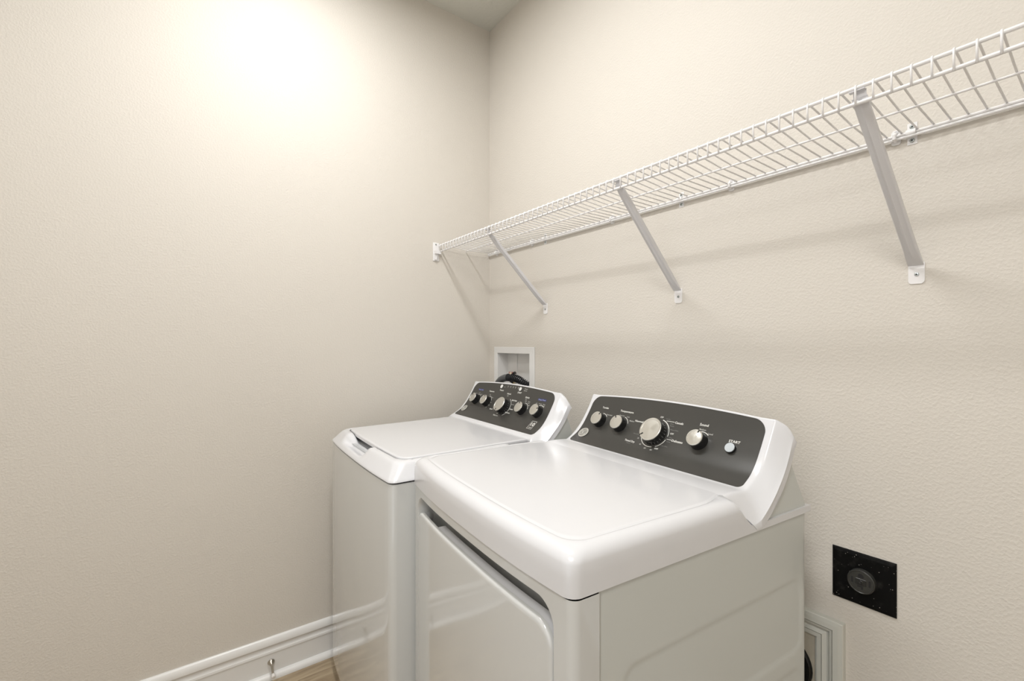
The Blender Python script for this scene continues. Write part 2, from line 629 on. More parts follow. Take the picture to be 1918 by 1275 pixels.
def control_panel(root, B):
    bm = bmesh.new()
    ts = [0, .004, .012, .025, .045, .067] + [.1 + .04 * k for k in range(19)] + [.85, .88, .91, .935, .957, .974, .987, .996, 1.0]
    rows = []
    for t in ts:
        L, Rr = panel_outline(t)
        row = []
        for k in range(49):
            u = L + (Rr - L) * k / 48
            s = t * (s_top(u) - .0018)
            row.append(surf(B, u, s, .0009))
        rows.append(row)
    V = [[bm.verts.new(p) for p in r_] for r_ in rows]
    for a, b in zip(V, V[1:]):
        for k in range(48):
            bm.faces.new((a[k], a[k + 1], b[k + 1], b[k]))
    bmesh.ops.recalc_face_normals(bm, faces=bm.faces)
    r_ = bmesh.ops.extrude_face_region(bm, geom=bm.faces[:])
    for v in [g for g in r_['geom'] if isinstance(g, bmesh.types.BMVert)]:
        v.co.y += .0015
        v.co.z -= .0012
    return obj('control_panel', bm, PANEL, root, angle=50)


def arc_mesh(bm, B, cu, cs, r, a0, a1, wd, h=.0012):
    n = max(6, int(abs(a1 - a0) / 6))
    prev = None
    for k in range(n + 1):
        a = math.radians(a0 + (a1 - a0) * k / n)
        i_ = bm.verts.new(surf(B, cu + (r - wd / 2) * math.cos(a), cs + (r - wd / 2) * math.sin(a), h))
        o_ = bm.verts.new(surf(B, cu + (r + wd / 2) * math.cos(a), cs + (r + wd / 2) * math.sin(a), h))
        if prev: bm.faces.new((prev[0], prev[1], o_, i_))
        prev = (i_, o_)


def bar_mesh(bm, B, u0, u1, s0, s1, h=.0012):
    n = 6
    prev = None
    for k in range(n + 1):
        u = u0 + (u1 - u0) * k / n
        a, b = bm.verts.new(surf(B, u, s0, h)), bm.verts.new(surf(B, u, s1, h))
        if prev: bm.faces.new((prev[0], a, b, prev[1]))
        prev = (a, b)


def text_mesh(bm, B, txt, u, s, size, width=None, shear=0.0, bold=0.0):
    """centred lettering laid on the curved panel; size is the cap height"""
    c = bpy.data.curves.new('t', 'FONT')
    c.body = txt
    c.size = 1.0
    c.shear = shear
    c.offset = bold
    c.resolution_u = 2
    o = bpy.data.objects.new('t', c)
    sc.collection.objects.link(o)
    dg = bpy.context.evaluated_depsgraph_get()
    me = o.evaluated_get(dg).to_mesh()
    co = [v.co.copy() for v in me.vertices]
    fs = [tuple(p.vertices) for p in me.polygons]
    o.evaluated_get(dg).to_mesh_clear()
    bpy.data.objects.remove(o)
    bpy.data.curves.remove(c)
    x0, x1 = min(p.x for p in co), max(p.x for p in co)
    k = size / 0.70
    kx = k if width is None else width / (x1 - x0)
    vs = [bm.verts.new(surf(B, u + (p.x - (x0 + x1) / 2) * kx, s + (p.y - .35) * k, .0012)) for p in co]
    for f in fs:
        try: bm.faces.new([vs[i] for i in f])
        except ValueError: pass


class Printer:
    """every printed word, arc and line is an object of its own on the control panel"""
    def __init__(self, panel, B, mat):
        self.p, self.B, self.m = panel, B, mat

    def _put(self, bm, name, label=None):
        o = obj(name, bm, self.m, self.p, smooth=False, recalc=False)
        if label: o['label'] = label

    def word(self, *a, **k):
        bm = bmesh.new(); text_mesh(bm, self.B, *a, **k); self._put(bm, 'printed_word')

    def arc(self, *a):
        bm = bmesh.new(); arc_mesh(bm, self.B, *a); self._put(bm, 'dial_arc')

    def bar(self, *a, name='printed_line'):
        bm = bmesh.new(); bar_mesh(bm, self.B, *a); self._put(bm, name)


SOFT = base_mat('soft_white_print', (.50, .50, .47), .5)[0]


def knob(root, B, u, s, r, h, angle, name='knob', rb=None, cap_mat=None, skirt=True, label=None):
    m = frame_at(B, u, s)
    rb = rb or r * 1.08
    bm = bmesh.new()
    if skirt:
        lathe(bm, [(rb, 0), (rb, .003), (rb * .985, .0045), (r * .99, h * .55), (r * .985, h - .004), (r * .96, h - .002), (0, h - .002)], 40)
    else:
        lathe(bm, [(r, 0), (r, h - .003), (r * .97, h - .0015), (0, h - .0015)], 36)
    k = obj(name, bm, BLACK, root)
    k.matrix_local = m
    bm = bmesh.new()
    if skirt:
        lathe(bm, [(r * .90, h - .004), (r, h - .0035), (r * 1.0, h - .001), (r * .96, h), (r * .84, h), (r * .82, h - .0006), (r * .80, h - .0005), (0, h - .0005)], 48)
    else:
        lathe(bm, [(r * .95, h - .004), (r * .985, h - .003), (r * .93, h), (0, h + .0004)], 40)
    c = obj('knob_cap' if skirt else 'button_cap', bm, cap_mat or CAPM, k, angle=30)
    if skirt:
        bm = bmesh.new()
        box(bm, r * .66, r * 1.03, -.0016, .0016, h - .003, h + .0006, .0004, 1)
        p = obj('pointer', bm, BLACK, k, smooth=False)
        p.rotation_euler = (0, 0, math.radians(angle))
        bm = bmesh.new()
        for q in range(24 if r > .028 else 0):
            a = 2 * PI * q / 24
            d = Vector((math.cos(a), math.sin(a), 0))
            e = Vector((-math.sin(a), math.cos(a), 0)) * .00035
            a0 = d * (rb * .99) + Vector((0, 0, .0045))
            a1 = d * (r * 1.0 + .0004) + Vector((0, 0, .0115))
            bm.faces.new([bm.verts.new(x_) for x_ in (a0 - e, a0 + e, a1 + e, a1 - e)])
        if r > .028: obj('tick_marks', bm, FAINT, k, smooth=False)
        else: bm.free()
    if label: k['label'] = label
    return k


def housing(root, poly, x0):
    """steel box behind the fascia, a little narrower towards its top"""
    bm = bmesh.new()
    def sec(sg):
        return [((x0 + .0135 * sstep(.955, 1.05, z)) if sg < 0 else (W - x0 - .0135 * sstep(.955, 1.05, z)), v, z) for v, z in poly]
    loft(bm, [sec(-1), sec(1)], True, True, True)
    return obj('rear_housing', bm, SIDEM, root, smooth=False)


def badge(root, B, u, s, r):
    """round maker's badge: ring, disc and a cursive monogram"""
    m = frame_at(B, u, s, .0011, r)
    bm = bmesh.new()
    lathe(bm, [(r * .82, .0), (r * .82, .0012), (r * .97, .0012), (r, .0006), (r, 0)], 40)
    # four outward hooks round the rim
    for k in range(4):
        a = k * PI / 2 + PI / 4
        tube(bm, [(r * .80 * math.cos(a), r * .80 * math.sin(a), .0008), (r * .58 * math.cos(a + .25), r * .58 * math.sin(a + .25), .0008), (r * .62 * math.cos(a + .55), r * .62 * math.sin(a + .55), .0008)], r * .055, 6)
    # script letter pair drawn as looping strokes
    def stroke(pts, w_=.048):
        P = [Vector((x_ * r, y_ * r, .0009)) for x_, y_ in pts]
        out = []
        for i in range(len(P) - 1):
            for t in range(5):
                tt = t / 5
                p0, p1, p2, p3 = P[max(i - 1, 0)], P[i], P[i + 1], P[min(i + 2, len(P) - 1)]
                out.append(0.5 * ((2 * p1) + (p2 - p0) * tt + (2 * p0 - 5 * p1 + 4 * p2 - p3) * tt**2 + (-p0 + 3 * p1 - 3 * p2 + p3) * tt**3))
        out.append(P[-1])
        tube(bm, out, r * w_, 6)
    stroke([(-.06, .30), (-.16, .44), (-.36, .36), (-.50, .05), (-.42, -.30), (-.20, -.40), (-.08, -.22), (-.10, .02), (-.28, .02), (-.22, .16), (-.02, .10)])
    stroke([(.36, .26), (.26, .42), (.10, .36), (.08, .16), (.22, .06), (.06, -.02), (.04, -.26), (.20, -.40), (.40, -.28), (.46, -.12)])
    o = obj('emblem', bm, BADGE, root)
    o.matrix_local = m
    o['label'] = 'round silver badge with a cursive monogram'
    return o


# ================================================================== CLOTHES DRYER
D_LOC = (.8038566, -.7787788, 0)
dry = thing('clothes_dryer', 'white front-loading clothes dryer, the nearer machine with a plain front door and START button', 'dryer', D_LOC, math.radians(-4.5))
BD = (.505, .979)
LIP = 0.910

bm = bmesh.new()
rings = [(0.010, LIP, .014), (0.0, LIP, .020), (0.0, LIP + .002, .020), (0.0, LIP + .030, .020)]
for k in range(1, 9):
    a = k / 8 * PI / 2
    rings.append((.026 * (1 - math.cos(a)), .954 + .026 * math.sin(a), .020 + .012 * k / 8))
rings += [(.0285, .980, .033), (.0300, .9788, .034), (.0325, .9786, .035), (.0345, .9800, .036), (.040, .9802, .038)]
LV = []
for ins, z, r in rings:
    inner = ins > .0284
    lp = deck_loop(ins, z, r, .450 if inner else .694, .0185, drop=(.416, .470, LIP + .0135), pinch=.022 if inner else 0)
    if inner: lp = [(u, v, z) for u, v, _z in lp]
    LV.append([bm.verts.new(p) for p in lp])
n = len(LV[0])
for a, b in zip(LV, LV[1:]):
    for k in range(n):
        k2 = (k + 1) % n
        bm.faces.new((a[k], a[k2], b[k2], b[k]))
bm.faces.new(LV[-1])
bm.faces.new(LV[0][::-1])
bmesh.ops.remove_doubles(bm, verts=bm.verts, dist=1e-6)
obj('top_deck', bm, GLOSS, dry, angle=40)
# the deck under the console: a plain tray closing the rear
bm = bmesh.new()
box(bm, .004, W - .004, .47, .690, .912, .9225, .002)
obj('rear_deck', bm, GLOSS, dry)

E_D = [(.466, .925), (.478, .925), (.487, .927), (.497, .932), (.510, .941), (.523, .951), (.536, .962), (.550, .975), (.564, .990), (.577, 1.005), (.588, 1.021), (.597, 1.037), (.605, 1.053), (.611, 1.068), (.615, 1.080), (.617, 1.089), (.618, 1.094), (.620, 1.097)]
console(dry, BD, [(.422, .9798), (.440, .9812), (.460, .9814), (.484, .9805)], E_D)
control_panel(dry, BD)
housing(dry, [(.492, .9225), (.681, .9225), (.640, 1.020), (.633, 1.044)] + [(v + .004 + .020 * sstep(.955, 1.06, z), z) for v, z in E_D[11:2:-1]], .005)

# front panel with door recess
FZ0, FZ1 = .055, LIP - .0030
RU0, RU1, RZ0, RZ1, RR = .0445, .6475, .10, .888, .042
bm = bmesh.new()
lo, hi = chains(RU0, RU1, RZ0, RZ1, RR, 26, 8)
bo = lambda u: bow(u) + .0035
hole = lo + hi[::-1]
hv = [bm.verts.new((u, bo(u), z)) for u, z in hole]
nn = len(lo)
UL, UR = .018, W - .018
# strips above and below
def vert(u, z): return bm.verts.new((u, bo(u), z))
bot = [vert(u, FZ0) for u, _ in lo]
top = [vert(u, FZ1) for u, _ in hi]
for k in range(nn - 1):
    bm.faces.new((bot[k], bot[k + 1], hv[k + 1], hv[k]))
    hk, hk1 = hv[2 * nn - 1 - k], hv[2 * nn - 2 - k]
    bm.faces.new((hk, hk1, top[k + 1], top[k]))
# left and right strips wrapping round the corner to the side seam
def side_cols(sgn):
    cols = []
    r_ = .018
    for k in range(9):
        a = k / 8 * PI / 2
        u = UL - r_ * math.sin(a) + 0.001 if sgn < 0 else UR + r_ * math.sin(a) - 0.001
        v = bo(UL) + r_ * (1 - math.cos(a))
        cols.append((u, v))
    cols.append((cols[-1][0], .0555))
    return cols
for sgn, hu in ((-1, 0), (1, nn - 1)):
    cols = side_cols(sgn)
    zsr = [FZ0, lo[hu][1], hi[hu][1], FZ1]
    start = [bot[hu], hv[hu], hv[2 * nn - 1 - hu], top[hu]]
    prev = start
    for u, v in cols:
        cur = [bm.verts.new((u, v, z)) for z in zsr]
        for k in range(3):
            bm.faces.new((prev[k], prev[k + 1], cur[k + 1], cur[k]))
        prev = cur
bmesh.ops.recalc_face_normals(bm, faces=bm.faces)
# recess walls with a small rolled edge
l2 = [bm.verts.new((u, bo(u) + .004, z)) for u, z in hole]
cx_, cz_ = (RU0 + RU1) / 2, (RZ0 + RZ1) / 2
for (u, z), v in zip(hole, l2):
    v.co.x += .0025 * (1 if u < cx_ else -1) * (1 if abs(u - cx_) > (RU1 - RU0) / 2 - RR else 0)
    v.co.z += .0025 * (1 if z < cz_ else -1)
l3 = [bm.verts.new((v.co.x, .040, v.co.z)) for v in l2]
for a, b in ((hv, l2), (l2, l3)):
    for k in range(len(a)):
        k2 = (k + 1) % len(a)
        bm.faces.new((a[k], a[k2], b[k2], b[k]))
fill_pairs(bm, l3)
obj('front_panel', bm, ENAMEL, dry, angle=45)

# door: outer skin and thicker back with the finger pocket cut out
DU0, DU1, DZ0, DZ1, DR = .0480, .6435, .125, .850, .040
bm = bmesh.new()
door_rings = [(.0, .008), (.0, .003), (.0008, .0008), (.0025, -.0008), (.006, -.0018), (.011, -.0020)]
LV = []
for ins, dv in door_rings:
    lo, hi = chains(DU0 + ins, DU1 - ins, DZ0 + ins, DZ1 - ins, max(DR - ins, .01), 26, 8)
    LV.append([bm.verts.new((u, bow(u) + .0035 + dv, z)) for u, z in lo + hi[::-1]])
for a, b in zip(LV, LV[1:]):
    for k in range(len(a)):
        k2 = (k + 1) % len(a)
        bm.faces.new((a[k], a[k2], b[k2], b[k]))
fill_pairs(bm, LV[-1])
fill_pairs(bm, LV[0])
door = obj('door', bm, ENAMEL, dry, angle=40)
bm = bmesh.new()
lo, hi = chains(DU0 + .001, DU1 - .001, DZ0 + .001, DZ1 - .001, DR, 26, 8)
P0, P1, PD = .066, .190, .052
tops = []
hh = []
for (u, z), (u2, z2) in zip(lo, hi):
    hh.append((u, z, z2))
def top_at(u):
    for a, b in zip(hh, hh[1:]):
        if a[0] <= u <= b[0]:
            t = (u - a[0]) / max(b[0] - a[0], 1e-9)
            return a[1] + (b[1] - a[1]) * t, a[2] + (b[2] - a[2]) * t
    return hh[-1][1], hh[-1][2]
col = [c for c in hh if c[0] < P0 - 1e-4] + [(P0,) + top_at(P0), (P0, top_at(P0)[0], DZ1 - PD), (P1, top_at(P1)[0], DZ1 - PD), (P1,) + top_at(P1)] + [c for c in hh if c[0] > P1 + 1e-4]
loopA = [(c[0], c[1]) for c in col] + [(c[0], c[2]) for c in col[::-1]]
VA = [bm.verts.new((u, bow(u) + .0035 + .0075, z)) for u, z in loopA]
VB = [bm.verts.new((u, bow(u) + .0035 + .0270, z)) for u, z in loopA]
for k in range(len(VA)):
    k2 = (k + 1) % len(VA)
    bm.faces.new((VA[k], VA[k2], VB[k2], VB[k]))
fill_pairs(bm, VA)
fill_pairs(bm, VB)
bmesh.ops.remove_doubles(bm, verts=bm.verts, dist=1e-6)
o = obj('door_liner', bm, GLOSS, door, angle=30)
o['label'] = 'thicker back of the door with a finger pocket'


# side panels with two shallow recessed fields
def side_panel(parent, uside, sgn):
    bm = bmesh.new()
    NV, NZ = 110, 170
    v0, v1, z0, z1 = .0575, .676, .05, LIP - .0026
    fields = [(.105, .664, .605, .772, .035), (.105, .664, .30, .575, .035)]
    G = []
    for j in range(NZ + 1):
        z = z0 + (z1 - z0) * j / NZ
        row_ = []
        for i in range(NV + 1):
            v = v0 + (v1 - v0) * i / NV
            h = 0
            for (a, b, c, d, r) in fields:
                qx = max(a + r - v, v - (b - r), 0)
                qz = max(c + r - z, z - (d - r), 0)
                inside = r - math.hypot(qx, qz) if (qx > 0 or qz > 0) else min(v - a, b - v, z - c, d - z)
                h = max(h, sstep(0, .011, inside))
            e = min(v - v0, z1 - z, v1 - v)
            edge = .0018 * (1 - sstep(0, .004, e))
            row_.append(bm.verts.new((uside - sgn * (.0022 * h + edge), v, z)))
        G.append(row_)
    for j in range(NZ):
        for i in range(NV):
            bm.faces.new((G[j][i], G[j][i + 1], G[j + 1][i + 1], G[j + 1][i]))
    # returns at the edges
    for a, b in zip(G[-1], G[-1][1:]):
        pass
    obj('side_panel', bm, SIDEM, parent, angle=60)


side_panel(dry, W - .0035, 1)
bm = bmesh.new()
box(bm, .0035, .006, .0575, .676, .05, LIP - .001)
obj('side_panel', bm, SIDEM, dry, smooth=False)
bm = bmesh.new()
box(bm, .0062, W - .0090, .046, .672, .03, LIP - .004)
obj('inner_body', bm, DARK, dry, smooth=False)
bm = bmesh.new()
box(bm, .012, W - .012, .672, .684, .03, .924)
obj('rear_panel', bm, SIDEM, dry, smooth=False)
for u in (.06, W - .06):
    for v in (.06, .62):
        bm = bmesh.new()
        lathe(bm, [(.022, 0), (.024, .004), (.024, .012), (.008, .014), (.008, .04)], 20, Matrix.Translation((u, v, 0)))
        obj('foot', bm, BLACK, dry)

# knobs, button, lettering
knob(dry, BD, .1215, .0953, .0215, .024, 62)
knob(dry, BD, .2095, .0949, .0220, .024, 118)
knob(dry, BD, .3445, .0928, .0345, .027, 222, label='largest knob of the dryer, turned to its lower left')
knob(dry, BD, .4836, .0952, .0220, .026, 70)
b_ = knob(dry, BD, .5702, .0940, .0125, .009, 0, name='start_button', cap_mat=BTN, skirt=False, label='round pale silver push button under START')
badge(dry, BD, .0822, .0412, .0190)

cp = [c for c in dry.children if c.name.startswith('control_panel')][0]
PR = Printer(cp, BD, PRINT)
for t_, u, s, size, wd in [('Tumble', .1213, .1415, .0058, .0275), ('Temperature', .2146, .1408, .0058, .054), ('Normal', .2745, .1180, .0058, .030),
                           ('Casuals', .4078, .1338, .0060, .0265), ('Delicates', .4228, .0824, .0062, .034), ('Timed Dry', .2740, .0524, .0062, .038),
                           ('Sound', .4815, .1410, .0066, .0250), ('START', .5725, .1125, .0062, .0285), ('OFF', .3468, .1420, .0045, .0105),
                           ('OFF', .3979, .1006, .0045, .0115), ('OFF', .3725, .0480, .0045, .0120)]:
    PR.word(t_, u, s, size, wd, bold=.018)
PR.arc(.3445, .0920, .0435, 28, 78, .0024)
PR.arc(.3445, .0920, .0435, -2, 30, .0016)
PR.arc(.3445, .0920, .0435, -62, -16, .0020)
PR.arc(.3445, .0920, .0435, 198, 284, .0022)
PR.arc(.1215, .0953, .0265, 40, 92, .0016)
PR.arc(.2095, .0949, .0280, 20, 78, .0016)
PR.arc(.4836, .0952, .0270, 48, 100, .0020)
PR.bar(.3660, .3925, .1334, .1346)
PR.bar(.3890, .4045, .0822, .0834)
PR = Printer(cp, BD, SOFT)
for t_, u, s, size, wd in [('Extended', .1495, .1200, .0040, .024), ('Very Low', .2012, .1262, .0038, .022), ('Low', .2275, .1250, .0042, .011), ('Medium', .2475, .1143, .0042, .018),
                           ('20', .2970, .0672, .0045, .006), ('40', .3145, .0500, .0045, .006), ('60', .3375, .0415, .0045, .007), ('80', .3590, .0405, .0045, .007),
                           ('Medium', .4815, .1280, .0046, .0190), ('Loud', .5065, .1200, .0046, .0130)]:
    PR.word(t_, u, s, size, wd, bold=.012)
PR = Printer(cp, BD, FAINT)
for t_, u, s, size, wd in [('(Minutes)', .2735, .0448, .0028, .014), ('More Dry', .2838, .0788, .0030, .022), ('Less Dry', .3700, .1398, .0030, .014), ('Dry', .3870, .1280, .0030, .010),
                           ('Damp', .3890, .1222, .0030, .013), ('More Dry', .4010, .1115, .0028, .026), ('Dry', .3995, .0890, .0030, .010), ('Damp', .3975, .0765, .0030, .012), ('Less Dry', .3915, .0612, .0028, .022)]:
    PR.word(t_, u, s, size, wd)

# ================================================================== WASHING MACHINE
W_LOC = (.1063566, -.8158788, 0)
was = thing('washing_machine', 'white top-loading washing machine in the corner behind the dryer, with five knobs', 'washing machine', W_LOC, math.radians(-2.0))
BW = (.513, .9755)
BK = .0122


def scoop(u, v, z, k):
    """finger scoop pressed into the front apron"""
    b = sstep(0.0, .055, .140 - abs(u - .285))
    return (u, v + .012 * b * k, z - .029 * b * k)


bm = bmesh.new()
rings = [(0.010, LIP, .012, 0), (0.0, LIP, .020, 0), (0.0005, LIP + .003, .020, 0)]
for k in range(1, 11):
    t = k / 10
    rings.append((.0005 + .0305 * t, LIP + .003 + .037 * t - .0 * t * t, .020 + .012 * t, t))
rings += [(.0345, .9525, .034, 1), (.039, .9545, .036, 1), (.045, .9552, .038, 1), (.0515, .9552, .040, 1), (.0530, .9540, .040, 1), (.0530, .930, .040, 0.6)]
LV = []
for ins, z, r, k in rings:
    lp = deck_loop(ins, z, r, .512 if ins > .05 else .678, BK, ns=44, drop=(.405, .452, LIP + .0035))
    n_lo = len(lp) - 2 * (len(SIDE_V) + 1)
    out = []
    for i, (u, v, zz) in enumerate(lp):
        if i < n_lo:
            u, v, zz = scoop(u, v, zz, sstep(.25, .95, k) if k else 0)
        dr_ = 1 - sstep(.405, .452, v) if ins < .04 else 1
        out.append((u, v, zz + .014 * v * (k if ins <= .03 else 1) * dr_))
    LV.append([bm.verts.new(p) for p in out])
for a, b in zip(LV, LV[1:]):
    for k in range(len(a)):
        k2 = (k + 1) % len(a)
        bm.faces.new((a[k], a[k2], b[k2], b[k]))
bm.faces.new(LV[0][::-1])
obj('top_deck', bm, GLOSS, was, angle=50)
bm = bmesh.new()
box(bm, .02, W - .02, .03, .66, .915, .926)
obj('tub_cover', bm, GREYP, was, smooth=False)
# lid
bm = bmesh.new()
lid_rings = [(.008, .9440), (.0015, .9445), (0, .9465), (0, .9555), (.0012, .9572), (.004, .9580), (.012, .9580)]
LV = []
for ins, z in lid_rings:
    lo, hi = chains(.0560 + ins, W - .0560 - ins, .0575 + ins, .500 - ins * .2, .040 - ins, 34, 8, .004)
    lp = [(u, v + bow(u, BK), z + .014 * v) for u, v in lo] + [(u, v, z + .014 * v) for u, v in hi[::-1]]
    LV.append([bm.verts.new(p) for p in lp])
for a, b in zip(LV, LV[1:]):
    for k in range(len(a)):
        k2 = (k + 1) % len(a)
        bm.faces.new((a[k], a[k2], b[k2], b[k]))
fill_pairs(bm, LV[-1]); fill_pairs(bm, LV[0])
obj('lid', bm, GLOSS, was, angle=40)

E_W = [(.440, .912), (.462, .914), (.482, .922), (.500, .932), (.518, .944), (.534, .957), (.549, .971), (.563, .986), (.577, 1.002), (.589, 1.019), (.600, 1.037), (.609, 1.054), (.616, 1.068), (.620, 1.078), (.622, 1.084), (.624, 1.088)]
console(was, BW, [(.4955, .958), (.4965, .9645), (.500, .9680), (.505, .9710)], E_W)
control_panel(was, BW)
housing(was, [(.480, .912), (.680, .912), (.646, 1.020), (.638, 1.040)] + [(v + .004 + .020 * sstep(.955, 1.06, z), z) for v, z in E_W[10:2:-1]], .006)

# cabinet
bm = bmesh.new()
cab = [(.030, .012, .02), (.024, .020, .02), (.0025, .060, .020), (.0012, .070, .020), (.0012, LIP - .012, .020), (.0020, LIP - .0065, .020), (.0045, LIP - .0050, .020), (.012, LIP - .0050, .018)]
LV = []
for ins, z, r in cab:
    lo, hi = chains(ins, W - ins, ins, .668, r, 24, 6, .01)
    LV.append([bm.verts.new(p) for p in [(u, v + bow(u, BK), z) for u, v in lo] + [(u, v, z) for u, v in hi[::-1]]])
for a, b in zip(LV, LV[1:]):
    for k in range(len(a)):
        k2 = (k + 1) % len(a)
        bm.faces.new((a[k], a[k2], b[k2], b[k]))
fill_pairs(bm, LV[-1]); fill_pairs(bm, LV[0])
obj('cabinet', bm, ENAMEL, was, angle=35)
bm = bmesh.new()
lo, hi = chains(.008, W - .008, .008, .66, .016, 24, 6, .01)
LV = [[bm.verts.new(p) for p in [(u, v + bow(u, BK), z) for u, v in lo] + [(u, v, z) for u, v in hi[::-1]]] for z in (LIP - .0055, LIP + .001)]
for k in range(len(LV[0])):
    k2 = (k + 1) % len(LV[0])
    bm.faces.new((LV[0][k], LV[0][k2], LV[1][k2], LV[1][k]))
fill_pairs(bm, LV[0]); fill_pairs(bm, LV[1])
obj('shadow_gap_strip', bm, DARK, was)
for u in (.06, W - .06):
    for v in (.06, .60):
        bm = bmesh.new()
        lathe(bm, [(.020, 0), (.022, .003), (.022, .010), (.008, .012), (.008, .03)], 20, Matrix.Translation((u, v, 0)))
        obj('foot', bm, BLACK, was)

knob(was, BW, .1252, .0965, .0215, .026, 128)
knob(was, BW, .2172, .0965, .0215, .026, 92)
knob(was, BW, .3550, .0880, .0310, .030, 262, label='largest knob of the washing machine, turned downward')
knob(was, BW, .4795, .0940, .0215, .026, 100)
knob(was, BW, .5765, .0962, .0215, .026, 20)
knob(was, BW, .2760, .1735, .0085, .004, 0, name='option_button', cap_mat=base_mat('pale_button', (.72, .72, .70), .3)[0], skirt=False)
knob(was, BW, .4128, .1735, .0085, .004, 0, name='option_button', cap_mat=bpy.data.materials['pale_button'], skirt=False)
badge(was, BW, .0775, .0430, .0170)

cp = [c for c in was.children if c.name.startswith('control_panel')][0]
PR = Printer(cp, BW, PRINT)
for t_, u, s, size, wd in [('Temperature', .2142, .1468, .0060, .040), ('Presoak', .2853, .1580, .0060, .028), ('START', .4141, .1590, .0062, .026), ('Normal', .3475, .1480, .0060, .026),
                           ('Bulk Wash', .4030, .1240, .0058, .034), ('Casuals', .4090, .0868, .0054, .024), ('Activewear', .3991, .0690, .0054, .034), ('Speed', .2762, .0695, .0054, .022),
                           ('Off', .3370, .0552, .0048, .010), ('Delicates', .3369, .0457, .0058, .034), ('Options', .4763, .1455, .0068, .026)]:
    PR.word(t_, u, s, size, wd, bold=.02)
PR.arc(.1252, .0965, .0275, 50, 112, .0014)
PR.arc(.2172, .0965, .0275, 20, 98, .0014)
PR.arc(.3550, .0880, .0415, -60, 68, .0014)
PR.arc(.4795, .0940, .0280, 12, 96, .0016)
PR.arc(.5765, .0962, .0280, 50, 115, .0018)
# model-age badge: slanted frame with a figure ten
PR.word('10', .5872, .0455, .0150, .0200, bold=.02)
PR.word('YEAR', .5872, .0300, .0045, .0190)
for a0, a1, b0, b1 in ((.574, .6005, .0585, .0596), (.574, .6005, .0230, .0241), (.5735, .5746, .023, .0596), (.5999, .601, .023, .0596)):
    PR.bar(a0, a1, b0, b1)
PR = Printer(cp, BW, SOFT)
for t_, u, s, size, wd in [('Off', .0995, .1262, .0040, .009), ('Normal', .1215, .1312, .0040, .016), ('High', .1440, .1255, .0040, .010), ('Hot', .2135, .1312, .0044, .010), ('Warm', .2400, .1198, .0044, .012),
                           ('Cool', .2460, .0974, .0040, .010), ('Cold', .2430, .0839, .0040, .010), ('Tap', .2322, .0720, .0040, .008), ('Off', .3443, .1385, .0044, .010), ('Medium', .4060, .1062, .0036, .018),
                           ('Auto', .4740, .1362, .0040, .010), ('Soak', .4762, .1300, .0040, .012), ('Extra', .4985, .1297, .0040, .012), ('Rinse', .4985, .1236, .0040, .012), ('Off', .5060, .1150, .0040, .010),
                           ('Off', .5445, .1290, .0040, .009), ('Normal', .5670, .1297, .0044, .016), ('Deep', .5898, .1292, .0044, .013), ('Rinse', .5893, .1228, .0044, .015),
                           ('Power', .4480, .1775, .0040, .020), ('Rinse', .4470, .1702, .0040, .020)]:
    PR.word(t_, u, s, size, wd, bold=.01)
for u in (.3197, .3388, .3570, .3740, .3940):
    PR.bar(u - .004, u + .004, .1788, .1800)
    PR.bar(u - .001, u + .001, .1735, .1775)
PR.bar(.290, .302, .1732, .1740)
PR = Printer(cp, BW, BLUEB)
PR.bar(.1000, .1450, .1415, .1505, .0010, name='blue_bar')
PR.bar(.5430, .5930, .1408, .1500, .0010, name='blue_bar')
PR = Printer(cp, BW, BLUEP)
PR.word('Water Level', .1221, .1460, .0050, .038, bold=.01)
PR.word('Deep Rinse', .5680, .1453, .0050, .042, bold=.01)

# ================================================================== WIRE SHELF
SY, ZT, ZL, ZB, YB, YM, ZM = -.2922, 1.7600, 1.7310, 1.7500, -.0115, -.1440, 1.7530
shelf = thing('wire_shelf', 'long white vinyl-coated wire shelf running along the back wall above both machines', 'shelf', (0, 0, 1.73))
O = Vector((0, 0, -1.73))
XE = 2.55
for nm, y, z, r in (('front_rail', SY, ZT, .0036), ('front_rail', SY, ZL, .0036), ('middle_rail', YM, ZM - .0028, .0024), ('back_rail', YB, ZB, .0033), ('back_rail', YB + .001, ZB - .0066, .0032)):
    bm = bmesh.new()
    tube(bm, [Vector((.006, y, z)) + O, Vector((XE, y, z)) + O], r, 10)
    obj(nm, bm, WIRE, shelf)
rw = .0019
bm = bmesh.new()
pts = [(0, SY - .0035, ZL - .004), (0, SY - .0040, ZT - .004), (0, SY - .0030, ZT + .0028), (0, SY + .001, ZT + .0048), (0, SY + .006, ZT + .0040), (0, YM, ZM + .001), (0, YB, ZB + .0035)]
tube(bm, [Vector(p) + O for p in pts], rw, 6)
me = bpy.data.meshes.new('cross_wire')
bmesh.ops.recalc_face_normals(bm, faces=bm.faces)
bm.to_mesh(me); bm.free()
for p in me.polygons: p.use_smooth = True
me.materials.append(WIRE)
x = 1.0975 - 41 * .0263
while x < XE:
    if x > .008:
        o = bpy.data.objects.new('cross_wire', me)
        sc.collection.objects.link(o)
        o.parent = shelf
        o.location = (x, 0, 0)
    x += .0263


def screw(parent, loc, r=.0042, axis='y'):
    bm = bmesh.new()
    lathe(bm, [(r, 0), (r, .0006), (r * .8, .0018), (r * .4, .0024), (r * .35, .0012), (0, .0012)], 16)
    o = obj('screw', bm, STEEL, parent)
    o.location = loc
    o.rotation_euler = (PI / 2, 0, 0) if axis == 'y' else (0, PI / 2, 0)
    bm = bmesh.new()
    box(bm, -r * .42, r * .42, -r * .13, r * .13, .0011, .0015)
    box(bm, -r * .13, r * .13, -r * .42, r * .42, .0011, .0015)
    obj('screw_recess', bm, DARK, o, smooth=False)
    return o


